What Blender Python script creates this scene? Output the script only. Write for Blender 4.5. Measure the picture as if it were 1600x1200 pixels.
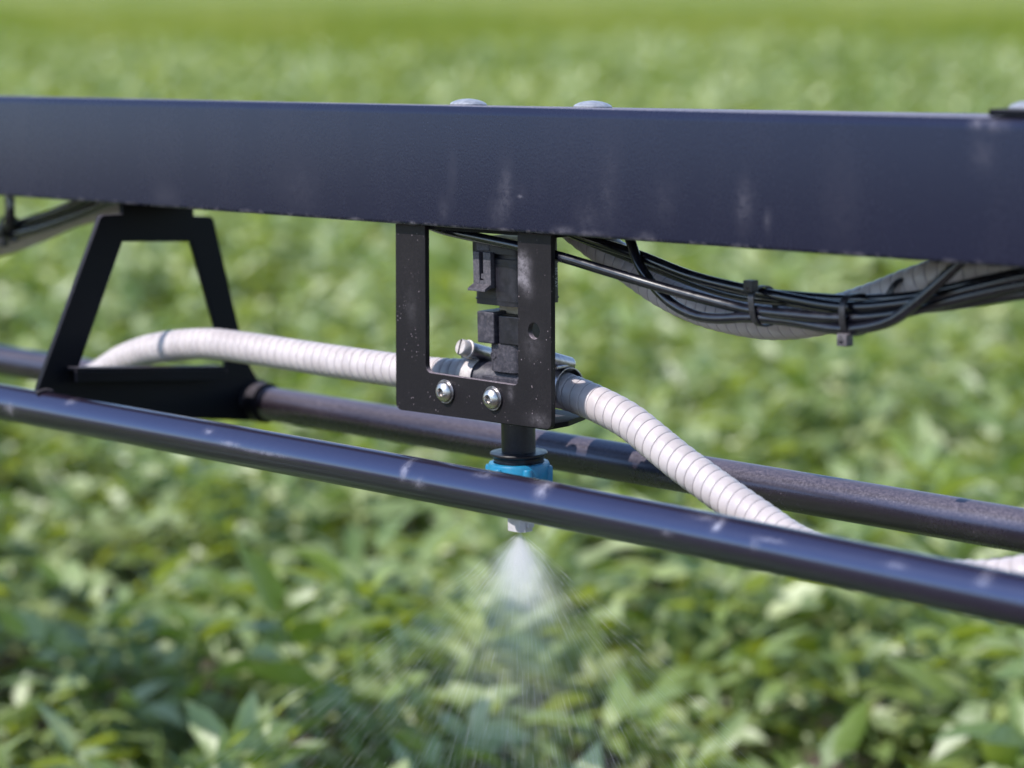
import bpy, bmesh, math, random
import numpy as np
from mathutils import Vector, Matrix
from mathutils.geometry import tessellate_polygon

random.seed(7)
rng = np.random.default_rng(11)
SC = bpy.context.scene
COL = SC.collection
for o in list(bpy.data.objects):
    bpy.data.objects.remove(o)

# ------------------------------------------------------------------ camera
CAM_Z = 1.25
cd = bpy.data.cameras.new("camera")
cam = bpy.data.objects.new("camera", cd)
COL.objects.link(cam)
cam.location = (0, 0, CAM_Z)
cam.rotation_euler = (math.radians(90 - 9.648), 0, 0)
cd.sensor_width = 36
cd.lens = 90
cd.clip_start = 0.05
cd.clip_end = 3000
cd.dof.use_dof = True
cd.dof.focus_distance = 1.665
cd.dof.aperture_fstop = 4.5
cd.dof.aperture_blades = 9
SC.camera = cam

# ------------------------------------------------------------------ sky, sun, exposure
SUN = Vector((-0.5670, -0.3775, 0.7321))
EL = math.asin(SUN.z)
AZ = math.atan2(SUN.x, SUN.y)
w = bpy.data.worlds.new("World")
SC.world = w
w.use_nodes = True
wn = w.node_tree
bg = wn.nodes["Background"]
sky = wn.nodes.new("ShaderNodeTexSky")
sky.sky_type = 'NISHITA'
sky.sun_disc = False
sky.sun_elevation = EL
sky.sun_rotation = AZ
sky.dust_density = 0.4
sky.ozone_density = 3.0
wn.links.new(sky.outputs[0], bg.inputs[0])
bg.inputs[1].default_value = 0.15
sd = bpy.data.lights.new("sun", 'SUN')
sd.energy = 3.5
sd.angle = math.radians(0.53)
sd.color = (1.0, 0.95, 0.90)
sun = bpy.data.objects.new("sun", sd)
COL.objects.link(sun)
sun.rotation_euler = SUN.to_track_quat('Z', 'Y').to_euler()
SC.view_settings.view_transform = 'Standard'
SC.view_settings.look = 'None'
SC.view_settings.gamma = 1
SC.view_settings.exposure = 0.84
SC.render.engine = 'CYCLES'
SC.cycles.use_denoising = True
SC.cycles.max_bounces = 6
SC.cycles.diffuse_bounces = 3
SC.cycles.glossy_bounces = 3
SC.cycles.transmission_bounces = 4
SC.cycles.volume_bounces = 3
SC.cycles.caustics_reflective = False
SC.cycles.caustics_refractive = False

# ------------------------------------------------------------------ the boom's own frame: x along the boom (to the near end), y back, z up, millimetres
EX = Vector((0.70323749, -0.71041802, 0.02762738))
EY = Vector((0.7106893, 0.70350602, 0.0))
EZ = Vector((-0.01943603, 0.01963448, 0.99961829))
O = Vector((-0.0241715, 1.66028937, 1.0698399))
BOOM = Matrix(((EX.x, EY.x, EZ.x, O.x), (EX.y, EY.y, EZ.y, O.y), (EX.z, EY.z, EZ.z, O.z), (0, 0, 0, 1)))
mm = 0.001


# ------------------------------------------------------------------ node helper
class NT:
    def __init__(s, name):
        s.m = bpy.data.materials.new(name)
        s.m.use_nodes = True
        s.t = s.m.node_tree
        s.p = s.t.nodes["Principled BSDF"]
        s.out = s.t.nodes["Material Output"]
        s._oc = None

    def n(s, kind, **kw):
        x = s.t.nodes.new("ShaderNode" + kind)
        for k, v in kw.items():
            setattr(x, k, v)
        return x

    def link(s, a, b):
        s.t.links.new(a, b)

    def put(s, sock, v):
        if hasattr(v, "default_value") or hasattr(v, "is_linked"):
            s.link(v, sock)
        else:
            sock.default_value = v

    def oc(s):
        if s._oc is None:
            s._oc = s.n("TexCoord").outputs["Object"]
        return s._oc

    def math(s, op, a, b=0.0, c=0.0, clamp=False):
        x = s.n("Math", operation=op, use_clamp=clamp)
        s.put(x.inputs[0], a)
        s.put(x.inputs[1], b)
        if op in ("MULTIPLY_ADD", "SMOOTHSTEP"):
            s.put(x.inputs[2], c)
        return x.outputs[0]

    def noise(s, scale, detail=3, rough=0.55, vec=None, dist=0.0):
        x = s.n("TexNoise")
        x.inputs["Scale"].default_value = scale
        x.inputs["Detail"].default_value = detail
        x.inputs["Roughness"].default_value = rough
        x.inputs["Distortion"].default_value = dist
        s.link(vec if vec is not None else s.oc(), x.inputs["Vector"])
        return x.outputs["Fac"]

    def scaled(s, sc, vec=None):
        x = s.n("Mapping")
        x.inputs["Scale"].default_value = sc
        s.link(vec if vec is not None else s.oc(), x.inputs["Vector"])
        return x.outputs[0]

    def ramp(s, v, lo, hi, a=0.0, b=1.0):
        x = s.n("MapRange", interpolation_type='SMOOTHSTEP')
        s.put(x.inputs["Value"], v)
        x.inputs["From Min"].default_value = lo
        x.inputs["From Max"].default_value = hi
        x.inputs["To Min"].default_value = a
        x.inputs["To Max"].default_value = b
        return x.outputs[0]

    def mix(s, f, a, b):
        x = s.n("Mix", data_type='RGBA')
        s.put(x.inputs[0], f)
        s.put(x.inputs[6], a)
        s.put(x.inputs[7], b)
        return x.outputs[2]

    def xyz(s, vec=None):
        x = s.n("SeparateXYZ")
        s.link(vec if vec is not None else s.oc(), x.inputs[0])
        return x.outputs

    def bump(s, h, strength, dist):
        x = s.n("Bump")
        x.inputs["Strength"].default_value = strength
        x.inputs["Distance"].default_value = dist
        s.link(h, x.inputs["Height"])
        s.link(x.outputs[0], s.p.inputs["Normal"])

    def set(s, **kw):
        names = dict(base="Base Color", rough="Roughness", metal="Metallic", spec="Specular IOR Level",
                     tint="Specular Tint", coat="Coat Weight", coatr="Coat Roughness", sub="Subsurface Weight", trans="Transmission Weight", ior="IOR")
        for k, v in kw.items():
            s.put(s.p.inputs[names[k]], v)
        return s


def c4(r, g, b):
    return (r, g, b, 1.0)


def blob(t, ax, x, z, sx, sz):
    """a soft spot of dirt at (x, z) mm in the object's own coordinates"""
    X, Z = t.xyz()[ax[0]], t.xyz()[ax[1]]
    dx = t.math('DIVIDE', t.math('SUBTRACT', X, x * mm), sx * mm)
    dz = t.math('DIVIDE', t.math('SUBTRACT', Z, z * mm), sz * mm)
    d = t.math('ADD', t.math('MULTIPLY', dx, dx), t.math('MULTIPLY', dz, dz))
    return t.math('EXPONENT', t.math('MULTIPLY', d, -1.0))


def paint(name, base=(0.020, 0.020, 0.026), rough=0.38, dust=0.10, updust_sheen=0.0, speck=0.0, dustcol=(0.30, 0.26, 0.29),
          peel=0.06, blobs=(), ax=(0, 2), edge=None, spec=0.5, blobcol=(0.33, 0.30, 0.33), long=(1, 1, 1), ior=1.5, blobk=1.0, tint=(1, 1, 1), upr=(0.05, 0.95)):
    t = NT(name)
    big = t.ramp(t.noise(14, 4, 0.6, t.scaled(long)), 0.42, 0.72)
    fine = t.ramp(t.noise(420, 2, 0.6), 0.40, 0.70)
    f = t.math('MULTIPLY', t.math('MULTIPLY_ADD', big, 0.75, 0.25), dust)
    f = t.math('MULTIPLY', f, t.math('MULTIPLY_ADD', fine, 0.7, 0.5))
    if updust_sheen:
        nz = t.xyz(t.n("NewGeometry").outputs["Normal"])[2]
        up = t.ramp(nz, *upr)
        g = t.math('MULTIPLY', t.math('MULTIPLY', up, updust_sheen), t.math('MULTIPLY_ADD', t.ramp(t.noise(650, 3, 0.75), 0.36, 0.70), 0.7, 0.35))
        f = t.math('ADD', f, g)
    if speck:
        v = t.n("TexVoronoi")
        v.inputs["Scale"].default_value = 330
        t.link(t.oc(), v.inputs["Vector"])
        sp = t.ramp(v.outputs["Distance"], 0.05, 0.22, 1, 0)
        sp = t.math('MULTIPLY', sp, t.ramp(t.noise(60, 2), 0.48, 0.62))
        f = t.math('MULTIPLY_ADD', sp, speck, f)
    col = t.mix(t.math('MINIMUM', f, 1.0), c4(*base), c4(*dustcol))
    tot = f
    if edge:
        z = t.xyz()[2]
        zz = t.math('MULTIPLY_ADD', t.noise(90, 3), 0.006, z)
        e = t.ramp(zz, edge[0] * mm, edge[1] * mm, 1, 0)
        e = t.math('MULTIPLY', e, t.ramp(t.noise(60, 4, 0.7), 0.47, 0.60))
        e = t.math('MULTIPLY', e, edge[2])
        col = t.mix(e, col, c4(0.42, 0.38, 0.42))
        tot = t.math('ADD', tot, e)
    if blobs:
        nb = t.ramp(t.noise(190, 5, 0.75), 0.22, 0.78)
        acc = None
        for (x, z, sx, sz, k) in blobs:
            b = t.math('MULTIPLY', blob(t, ax, x, z, sx, sz), k)
            acc = b if acc is None else t.math('ADD', acc, b)
        acc = t.math('MULTIPLY', acc, nb, clamp=True)
        acc = t.math('MULTIPLY', acc, blobk)
        col = t.mix(acc, col, c4(*blobcol))
        tot = t.math('ADD', tot, acc)
    t.set(base=col, rough=t.math('MULTIPLY_ADD', tot, 0.6, rough, clamp=True), spec=spec, ior=ior, tint=c4(*tint))
    if peel:
        t.bump(t.noise(700, 2, 0.5), peel, 0.0006)
    return t.m


def plain(name, base, rough=0.45, metal=0.0, spec=0.5, var=0.15, scale=120, bump=0.0, coat=0.0, dust=0.0):
    t = NT(name)
    f = t.ramp(t.noise(scale, 4, 0.6), 0.3, 0.7)
    lo = tuple(v * (1 - var) for v in base)
    hi = tuple(min(1, v * (1 + var)) for v in base)
    col = t.mix(f, c4(*lo), c4(*hi))
    if dust:
        d = t.math('MULTIPLY', t.ramp(t.noise(scale * 2.3, 4, 0.7), 0.42, 0.7), dust)
        col = t.mix(d, col, c4(0.36, 0.31, 0.34))
    t.set(base=col, rough=t.math('MULTIPLY_ADD', f, 0.12, rough - 0.06), metal=metal, spec=spec, coat=coat)
    if bump:
        t.bump(t.noise(scale * 4, 3), bump, 0.0008)
    return t.m


M = {}
M['beam'] = paint("boom_paint_beam", base=(0.0088, 0.0084, 0.0190), rough=0.27, dust=0.016, speck=0.03, spec=0.45, ior=1.5, tint=(0.46, 0.62, 1.0), blobk=0.28, peel=0.16, updust_sheen=0.75, upr=(0.88, 0.995), edge=(0.5, 6, 0.55),  # dust on the top face also paints in the sky's reflection there
                  blobs=((28, 26, 6, 17, .45), (20, 12, 7, 10, .25), (-22, 34, 4, 18, .16), (-30, 12, 5, 9, .2), (43, 25, 5, 6, .12), (119, 30, 7, 22, .18),
                         (100, 12, 10, 9, .2), (165, 26, 10, 14, .15), (228, 26, 6, 14, .45), (246, 17, 3, 6, .35), (395, 60, 7, 9, .3), (402, 76, 8, 3.5, .8), (390, 77, 4, 3, .9),
                         (300, 30, 16, 30, .1), (-180, 20, 20, 14, .12), (-330, 8, 14, 7, .2), (40.8, 23.1, 1.6, 0.9, 3.0), (80, 3, 7, 2.5, 1.0), (105, 2, 9, 2, .9), (150, 3, 6, 2.5, .6)), long=(1, 1, .35))
M['tube'] = paint("boom_paint_front_tube", base=(0.0120, 0.0068, 0.0125), tint=(0.44, 0.60, 1.0), rough=0.22, dust=0.02, speck=0.05, spec=1.0, ior=1.70, blobk=0.75, peel=0.03, long=(.4, 1, 1),
                  blobs=((16, -146, 3, 5, .8), (31, -152, 5, 3, .5), (136, -143, 4.5, 5, 1.0), (130, -139, 7, 2.5, .7), (83, -141.7, 7, 1.2, .6), (75, -134, 12, 1.3, .7), (100, -137, 10, 1.3, .6), (-186, -142.6, 4, 1.6, .7),
                         (-160, -148, 9, 1.6, .7), (-151, -136, 3.5, 1.2, 1.2), (-353, -139, 5, 1.6, .6), (-425, -151, 6, 4, .7), (275, -147.4, 3, 3, 1.0), (262, -145, 9, 1.3, .4), (315, -150, 9, 1.2, .4), (305, -153, 3, 3, .4),
                         (455, -151, 4, 3.5, .5), (-120, -150, 22, 1.2, .5), (240, -156, 4, 1.5, .4), (400, -152, 6, 2, .3)))
M['rear'] = paint("boom_paint_rear_tube", base=(0.0085, 0.0052, 0.0085), tint=(0.62, 0.70, 1.0), rough=0.26, dust=0.06, spec=0.9, updust_sheen=0.32, ior=1.55, speck=0.25, peel=0.03, dustcol=(0.30, 0.245, 0.27))
M['brace'] = paint("boom_paint_brace", base=(0.0025, 0.0030, 0.0060), rough=0.45, spec=0.12, dust=0.006, updust_sheen=0.3, peel=0.05)
M['bracket'] = paint("bracket_paint", base=(0.0060, 0.0046, 0.0062), rough=0.5, spec=0.25, dust=0.03, speck=0.55, dustcol=(0.30, 0.245, 0.27), blobk=0.5, peel=0.16, updust_sheen=0.9,
                     blobs=((47, 108, 6, 6, 1.2), (48, 101, 5, 7, 1.1), (45, 96, 6, 4, .9), (52, 92, 4, 6, .6), (34, 22, 2.5, 5, .5), (-60, 70, 5, 10, .2), (60, 6, 9, 4, .4), (55, 55, 8, 10, .25)))
M['steel'] = plain("stainless_steel", (0.52, 0.49, 0.47), 0.36, 1.0, var=0.12, scale=400)
M['zinc'] = plain("zinc_plated_steel", (0.42, 0.42, 0.44), 0.45, 0.6, var=0.15, scale=300)
M['lit_zinc'] = plain("sunlit_zinc_band", (0.56, 0.51, 0.50), 0.55, 0.55, var=0.12, scale=260)  # pale and half metallic: sunlight on the clamp is put into the colour
M['dark_steel'] = plain("weathered_steel", (0.34, 0.32, 0.34), 0.36, 1.0, var=0.25, scale=300)
M['socket'] = plain("socket_recess", (0.16, 0.15, 0.15), 0.5, 1.0)
M['hose'] = plain("white_hose_plastic", (0.43, 0.385, 0.390), 0.42, var=0.08, scale=60)
_h = M['hose'].node_tree.nodes["Principled BSDF"].inputs
_h["Subsurface Weight"].default_value = 0.55
_h["Subsurface Radius"].default_value = (1.0, 0.95, 0.95)
_h["Subsurface Scale"].default_value = 0.007
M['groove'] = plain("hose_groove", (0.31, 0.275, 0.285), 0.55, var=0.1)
M['cable'] = plain("cable_jacket", (0.0040, 0.0042, 0.0085), 0.22, spec=0.8, var=0.3, scale=90, dust=0.015)
M['tie'] = plain("black_nylon", (0.008, 0.008, 0.011), 0.42, var=0.3, scale=200, dust=0.06)
M['tie_dusty'] = plain("dusty_nylon", (0.05, 0.045, 0.05), 0.6, var=0.3, scale=200, dust=0.35)
M['black'] = plain("black_moulded_plastic", (0.007, 0.0065, 0.011), 0.40, var=0.2, scale=150, bump=0.02, dust=0.02)
M['grey_black'] = plain("dusty_lit_black_plastic", (0.028, 0.026, 0.036), 0.52, var=0.2, scale=160, bump=0.04, dust=0.14)  # dusty, and paler for sunlight painted onto the left union block
M['latch'] = plain("dusty_latch_plastic", (0.050, 0.046, 0.056), 0.5, var=0.2, scale=250, dust=0.2)
M['beige'] = plain("beige_terminal_plastic", (0.34, 0.28, 0.21), 0.5, var=0.2)
M['blue'] = plain("turquoise_cap_plastic", (0.009, 0.18, 0.33), 0.36, var=0.10, scale=200, dust=0.06)
M['tip'] = plain("pale_nozzle_plastic", (0.42, 0.40, 0.42), 0.5, var=0.08, scale=300, bump=0.1)
M['print'] = plain("printed_lettering", (0.34, 0.36, 0.40), 0.6)


# ------------------------------------------------------------------ scene-graph helpers
class Thing:
    def __init__(s, name, label, cat, base, group=None):
        s.base = Vector(base)
        s.e = bpy.data.objects.new(name, None)
        COL.objects.link(s.e)
        s.e.empty_display_size = 0.02
        s.e.matrix_world = BOOM @ Matrix.Translation(s.base * mm)
        s.e['label'] = label
        s.e['category'] = cat
        if group:
            s.e['group'] = group

    def part(s, name, bm, m, parent=None, label=None, bevel=0.0, seg=2, sharp=35, smooth=True, kind=None):
        """BM holds millimetres in the boom frame"""
        return link(name, bm, m, parent or s.e, s.base, label, bevel, seg, sharp, smooth, kind)


def link(name, bm, m, parent, base=Vector((0, 0, 0)), label=None, bevel=0.0, seg=2, sharp=35, smooth=True, kind=None):
    bmesh.ops.recalc_face_normals(bm, faces=bm.faces[:])
    for v in bm.verts:
        v.co = (v.co - base) * mm
    a = math.radians(sharp)
    if smooth:
        for f in bm.faces:
            f.smooth = True
        for e in bm.edges:
            if len(e.link_faces) == 2 and e.calc_face_angle(0) > a:
                e.smooth = False
    me = bpy.data.meshes.new(name)
    bm.to_mesh(me)
    bm.free()
    for k in (m if isinstance(m, (list, tuple)) else [m]):
        me.materials.append(k)
    o = bpy.data.objects.new(name, me)
    COL.objects.link(o)
    o.parent = parent
    if label:
        o['label'] = label
    if kind:
        o['kind'] = kind
    if bevel:
        b = o.modifiers.new("bevel", 'BEVEL')
        b.width = bevel * mm
        b.segments = seg
        b.limit_method = 'ANGLE'
        b.angle_limit = math.radians(30)
        b.harden_normals = True
    return o


def box(bm, x0, x1, y0, y1, z0, z1, mtx=None):
    vs = [bm.verts.new(Vector(p)) for p in ((x0, y0, z0), (x1, y0, z0), (x1, y1, z0), (x0, y1, z0), (x0, y0, z1), (x1, y0, z1), (x1, y1, z1), (x0, y1, z1))]
    if mtx is not None:
        for v in vs:
            v.co = mtx @ v.co
    for q in ((0, 3, 2, 1), (4, 5, 6, 7), (0, 1, 5, 4), (1, 2, 6, 5), (2, 3, 7, 6), (3, 0, 4, 7)):
        bm.faces.new([vs[i] for i in q])
    return bm


def prism(bm, loop, axis, a, b, holes=()):
    """a flat outline pulled from A to B along AXIS; loop coordinates are the two other axes in order"""
    def P(p, d):
        q = list(p)
        q.insert(axis, d)
        return Vector(q)
    loops = [list(loop)] + [list(h) for h in holes]
    flat = [p for l in loops for p in l]
    va = [bm.verts.new(P(p, a)) for p in flat]
    vb = [bm.verts.new(P(p, b)) for p in flat]
    tris = tessellate_polygon([[Vector((p[0], p[1], 0)) for p in l] for l in loops])
    for t in tris:
        try:
            bm.faces.new([va[i] for i in t])
            bm.faces.new([vb[i] for i in reversed(t)])
        except ValueError:
            pass
    k = 0
    for l in loops:
        n = len(l)
        for i in range(n):
            j = (i + 1) % n
            bm.faces.new((va[k + i], va[k + j], vb[k + j], vb[k + i]))
        k += n
    return bm


def rounded(pts, radii, n=5):
    """an outline with its corners rounded"""
    out = []
    m = len(pts)
    for i in range(m):
        p = Vector(pts[i]); a = Vector(pts[i - 1]); b = Vector(pts[(i + 1) % m])
        r = radii[i] if hasattr(radii, '__len__') else radii
        if r <= 0:
            out.append(tuple(p)); continue
        u = (a - p).normalized(); v = (b - p).normalized()
        for k in range(n + 1):
            t = k / n
            q = (p + u * r) * (1 - t) ** 2 + p * 2 * t * (1 - t) + (p + v * r) * t ** 2
            out.append(tuple(q))
    return out


def circ(cx, cy, r, n=20):
    return [(cx + r * math.cos(2 * math.pi * i / n), cy + r * math.sin(2 * math.pi * i / n)) for i in range(n)]


def basis(d):
    d = Vector(d).normalized()
    u = d.cross(Vector((0, 0, 1)))
    if u.length < 1e-3:
        u = d.cross(Vector((1, 0, 0)))
    u.normalize()
    return u, d.cross(u), d


def lathe(bm, prof, origin, axis, n=32, phase=0.0, cap=True):
    """prof: (radius, distance along axis) pairs"""
    u, v, d = basis(axis)
    o = Vector(origin)
    rings = []
    for r, h in prof:
        if r < 1e-4:
            rings.append([bm.verts.new(o + d * h)])
        else:
            rings.append([bm.verts.new(o + d * h + (u * math.cos(2 * math.pi * i / n + phase) + v * math.sin(2 * math.pi * i / n + phase)) * r) for i in range(n)])
    for A, B in zip(rings, rings[1:]):
        if len(A) == 1 and len(B) == 1:
            continue
        for i in range(n):
            j = (i + 1) % n
            if len(A) == 1:
                bm.faces.new((A[0], B[i], B[j]))
            elif len(B) == 1:
                bm.faces.new((A[i], A[j], B[0]))
            else:
                bm.faces.new((A[i], A[j], B[j], B[i]))
    if cap:
        for R in (rings[0], rings[-1]):
            if len(R) > 2:
                bm.faces.new(R)
    return bm


def spline(pts, step):
    """points every STEP mm along a Catmull-Rom curve through PTS"""
    P = [Vector(p) for p in pts]
    P = [P[0] * 2 - P[1]] + P + [P[-1] * 2 - P[-2]]
    fine = []
    for i in range(1, len(P) - 2):
        for k in range(24):
            t = k / 24
            a, b, c, d = P[i - 1], P[i], P[i + 1], P[i + 2]
            fine.append(0.5 * ((2 * b) + (c - a) * t + (2 * a - 5 * b + 4 * c - d) * t * t + (3 * b - a - 3 * c + d) * t ** 3))
    fine.append(P[-2])
    L = [0.0]
    for a, b in zip(fine, fine[1:]):
        L.append(L[-1] + (b - a).length)
    arr = np.array([tuple(q) for q in fine])
    n = max(2, int(L[-1] / step))
    s = np.linspace(0, L[-1], n + 1)
    return np.stack([np.interp(s, L, arr[:, k]) for k in range(3)], 1), L[-1]


def tube(bm, pts, r, step=4, n=14, cap=True):
    C, _ = spline(pts, step)
    rings = []
    for i in range(len(C)):
        t = Vector(C[min(i + 1, len(C) - 1)] - C[max(i - 1, 0)])
        u, v, _d = basis(t)
        rings.append([bm.verts.new(Vector(C[i]) + (u * math.cos(2 * math.pi * k / n) + v * math.sin(2 * math.pi * k / n)) * r) for k in range(n)])
    for A, B in zip(rings, rings[1:]):
        for i in range(n):
            j = (i + 1) % n
            bm.faces.new((A[i], A[j], B[j], B[i]))
    if cap:
        bm.faces.new(rings[0])
        bm.faces.new(rings[-1])
    return bm


def spiral_hose(bm, pts, R, pitch=8.4, n=30, swell=None, deep=0.6):
    """a hose wound with one helical groove: each row of faces follows the helix"""
    offs = [0.0, 0.045, 0.09, 0.16, 0.34, 0.62, 0.9]
    rad = [0.0, -deep, 0.0, 0.28, 0.46, 0.40, 0.14]
    k = len(offs)
    C, L = spline(pts, 1.5)
    S = np.linspace(0, L, len(C))
    T = np.gradient(C, axis=0)
    T /= np.linalg.norm(T, axis=1)[:, None]
    turns = int(L / pitch) - 1
    rows = []
    for tr in range(turns):
        for q in range(k):
            rows.append((tr * pitch + offs[q] * pitch, rad[q]))
    grid = []
    for s0, dr in rows:
        ring = []
        for j in range(n):
            s = s0 + pitch * j / n
            c = Vector([np.interp(s, S, C[:, a]) for a in range(3)])
            t = Vector([np.interp(s, S, T[:, a]) for a in range(3)])
            u, v, _ = basis(t)
            a = 2 * math.pi * j / n
            rr = R + dr + (swell(s) if swell else 0)
            ring.append(bm.verts.new(c + (u * math.cos(a) + v * math.sin(a)) * rr))
        grid.append(ring)
    N = len(grid)
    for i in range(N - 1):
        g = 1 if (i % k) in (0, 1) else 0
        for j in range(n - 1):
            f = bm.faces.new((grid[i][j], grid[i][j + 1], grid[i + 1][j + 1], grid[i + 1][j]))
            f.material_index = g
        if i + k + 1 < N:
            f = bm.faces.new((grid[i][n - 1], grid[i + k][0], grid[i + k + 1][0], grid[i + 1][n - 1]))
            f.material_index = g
    return bm


BM = bmesh.new

# ------------------------------------------------------------------ ground, crop and meadow
CROP_TOP = 0.44
CROP_END = 23.0


def tagged(o, kind=None, label=None, cat=None, group=None):
    if kind: o['kind'] = kind
    if label: o['label'] = label
    if cat: o['category'] = cat
    if group: o['group'] = group
    return o


def soil_mat():
    t = NT("dark_soil")
    f = t.noise(9, 6, 0.65)
    t.set(base=t.mix(f, c4(0.050, 0.040, 0.030), c4(0.110, 0.088, 0.066)), rough=0.95)
    t.bump(t.noise(30, 5), 0.6, 0.03)
    return t.m


def meadow_mat():
    t = NT("meadow_grass_cover")
    f = t.noise(0.35, 4, 0.6)
    g = t.noise(2.6, 4, 0.65)
    a = t.mix(t.ramp(f, 0.40, 0.60), c4(0.105, 0.150, 0.024), c4(0.200, 0.228, 0.058))
    a = t.mix(t.ramp(g, 0.55, 0.75), a, c4(0.22, 0.22, 0.045))
    t.set(base=a, rough=0.9, spec=0.1)
    t.bump(g, 0.5, 0.08)
    return t.m


bm = BM()
for q in ((-400, -400), (400, -400), (400, 1500), (-400, 1500)):
    bm.verts.new((q[0] * 1000, q[1] * 1000, 0))
bm.faces.new(bm.verts)
tagged(link("ground", bm, soil_mat(), None), "structure", "dark soil under the crop")
bm = BM()
for i, q in enumerate(((-400, CROP_END), (400, CROP_END + 1.5), (400, 1500), (-400, 1500))):
    bm.verts.new((q[0] * 1000, q[1] * 1000, 4))
bm.faces.new(bm.verts)
tagged(link("meadow", bm, meadow_mat(), None), "structure", "yellow green meadow beyond the crop")


def leaf_mat(name, dark, mid, pale, sheen):
    t = NT(name)
    at = t.n("Attribute", attribute_name="tint").outputs["Fac"]
    x = t.n("ValToRGB")
    cr = x.color_ramp
    cr.elements[0].position = 0.0; cr.elements[0].color = c4(*dark)
    cr.elements[1].position = 1.0; cr.elements[1].color = c4(*pale)
    e = cr.elements.new(0.55); e.color = c4(*mid)
    t.link(at, x.inputs[0])
    vein = t.noise(55, 4, 0.6)
    col = t.mix(t.math('MULTIPLY', t.ramp(vein, 0.45, 0.7), 0.25), x.outputs[0], c4(*pale))
    t.set(base=col, rough=0.50, spec=sheen, ior=1.5 + 0.28 * sheen)
    tr = t.n("BsdfTranslucent")
    t.link(t.mix(0.7, col, c4(0.50, 0.58, 0.02)), tr.inputs["Color"])
    mx = t.n("MixShader")
    mx.inputs[0].default_value = 0.40
    t.link(t.p.outputs[0], mx.inputs[1])
    t.link(tr.outputs[0], mx.inputs[2])
    t.link(mx.outputs[0], t.out.inputs["Surface"])
    t.bump(t.noise(120, 3), 0.35, 0.004)
    return t.m


M['leaf'] = leaf_mat("crop_leaf", (0.085, 0.150, 0.016), (0.200, 0.280, 0.064), (0.450, 0.500, 0.240), 0.95)
M['stem'] = plain("crop_stem", (0.11, 0.17, 0.05), 0.5, var=0.2, scale=40)


def leaflet(base, d, up, L, W, droop, fold):
    """an ovate pointed leaflet: 8 vertices, 8 triangles' worth of faces"""
    d = d / np.linalg.norm(d)
    s = np.cross(d, up); s /= (np.linalg.norm(s) + 1e-9)
    u = np.cross(s, d)
    def pt(t, sd, lift):
        return base + d * (L * t) + s * (W * sd) + u * (lift - droop * L * t * t)
    V = [pt(0, 0, 0), pt(.27, -.46, fold * W), pt(.27, 0, 0), pt(.27, .46, fold * W),
         pt(.62, -.40, fold * W * .8), pt(.62, 0, 0), pt(.62, .40, fold * W * .8), pt(1, 0, 0)]
    F = [(0, 2, 1), (0, 3, 2), (1, 2, 5, 4), (2, 3, 6, 5), (4, 5, 7), (5, 6, 7)]
    return V, F


def coarse_leaflet(base, d, up, L, W, droop, fold):
    d = d / np.linalg.norm(d)
    s = np.cross(d, up); s /= (np.linalg.norm(s) + 1e-9)
    u = np.cross(s, d)
    return [base, base + d * (L * .45) - s * (W * .5) + u * (fold * W), base + d * L - u * (droop * L), base + d * (L * .45) + s * (W * .5) + u * (fold * W)], [(0, 2, 1), (0, 3, 2)]


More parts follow.
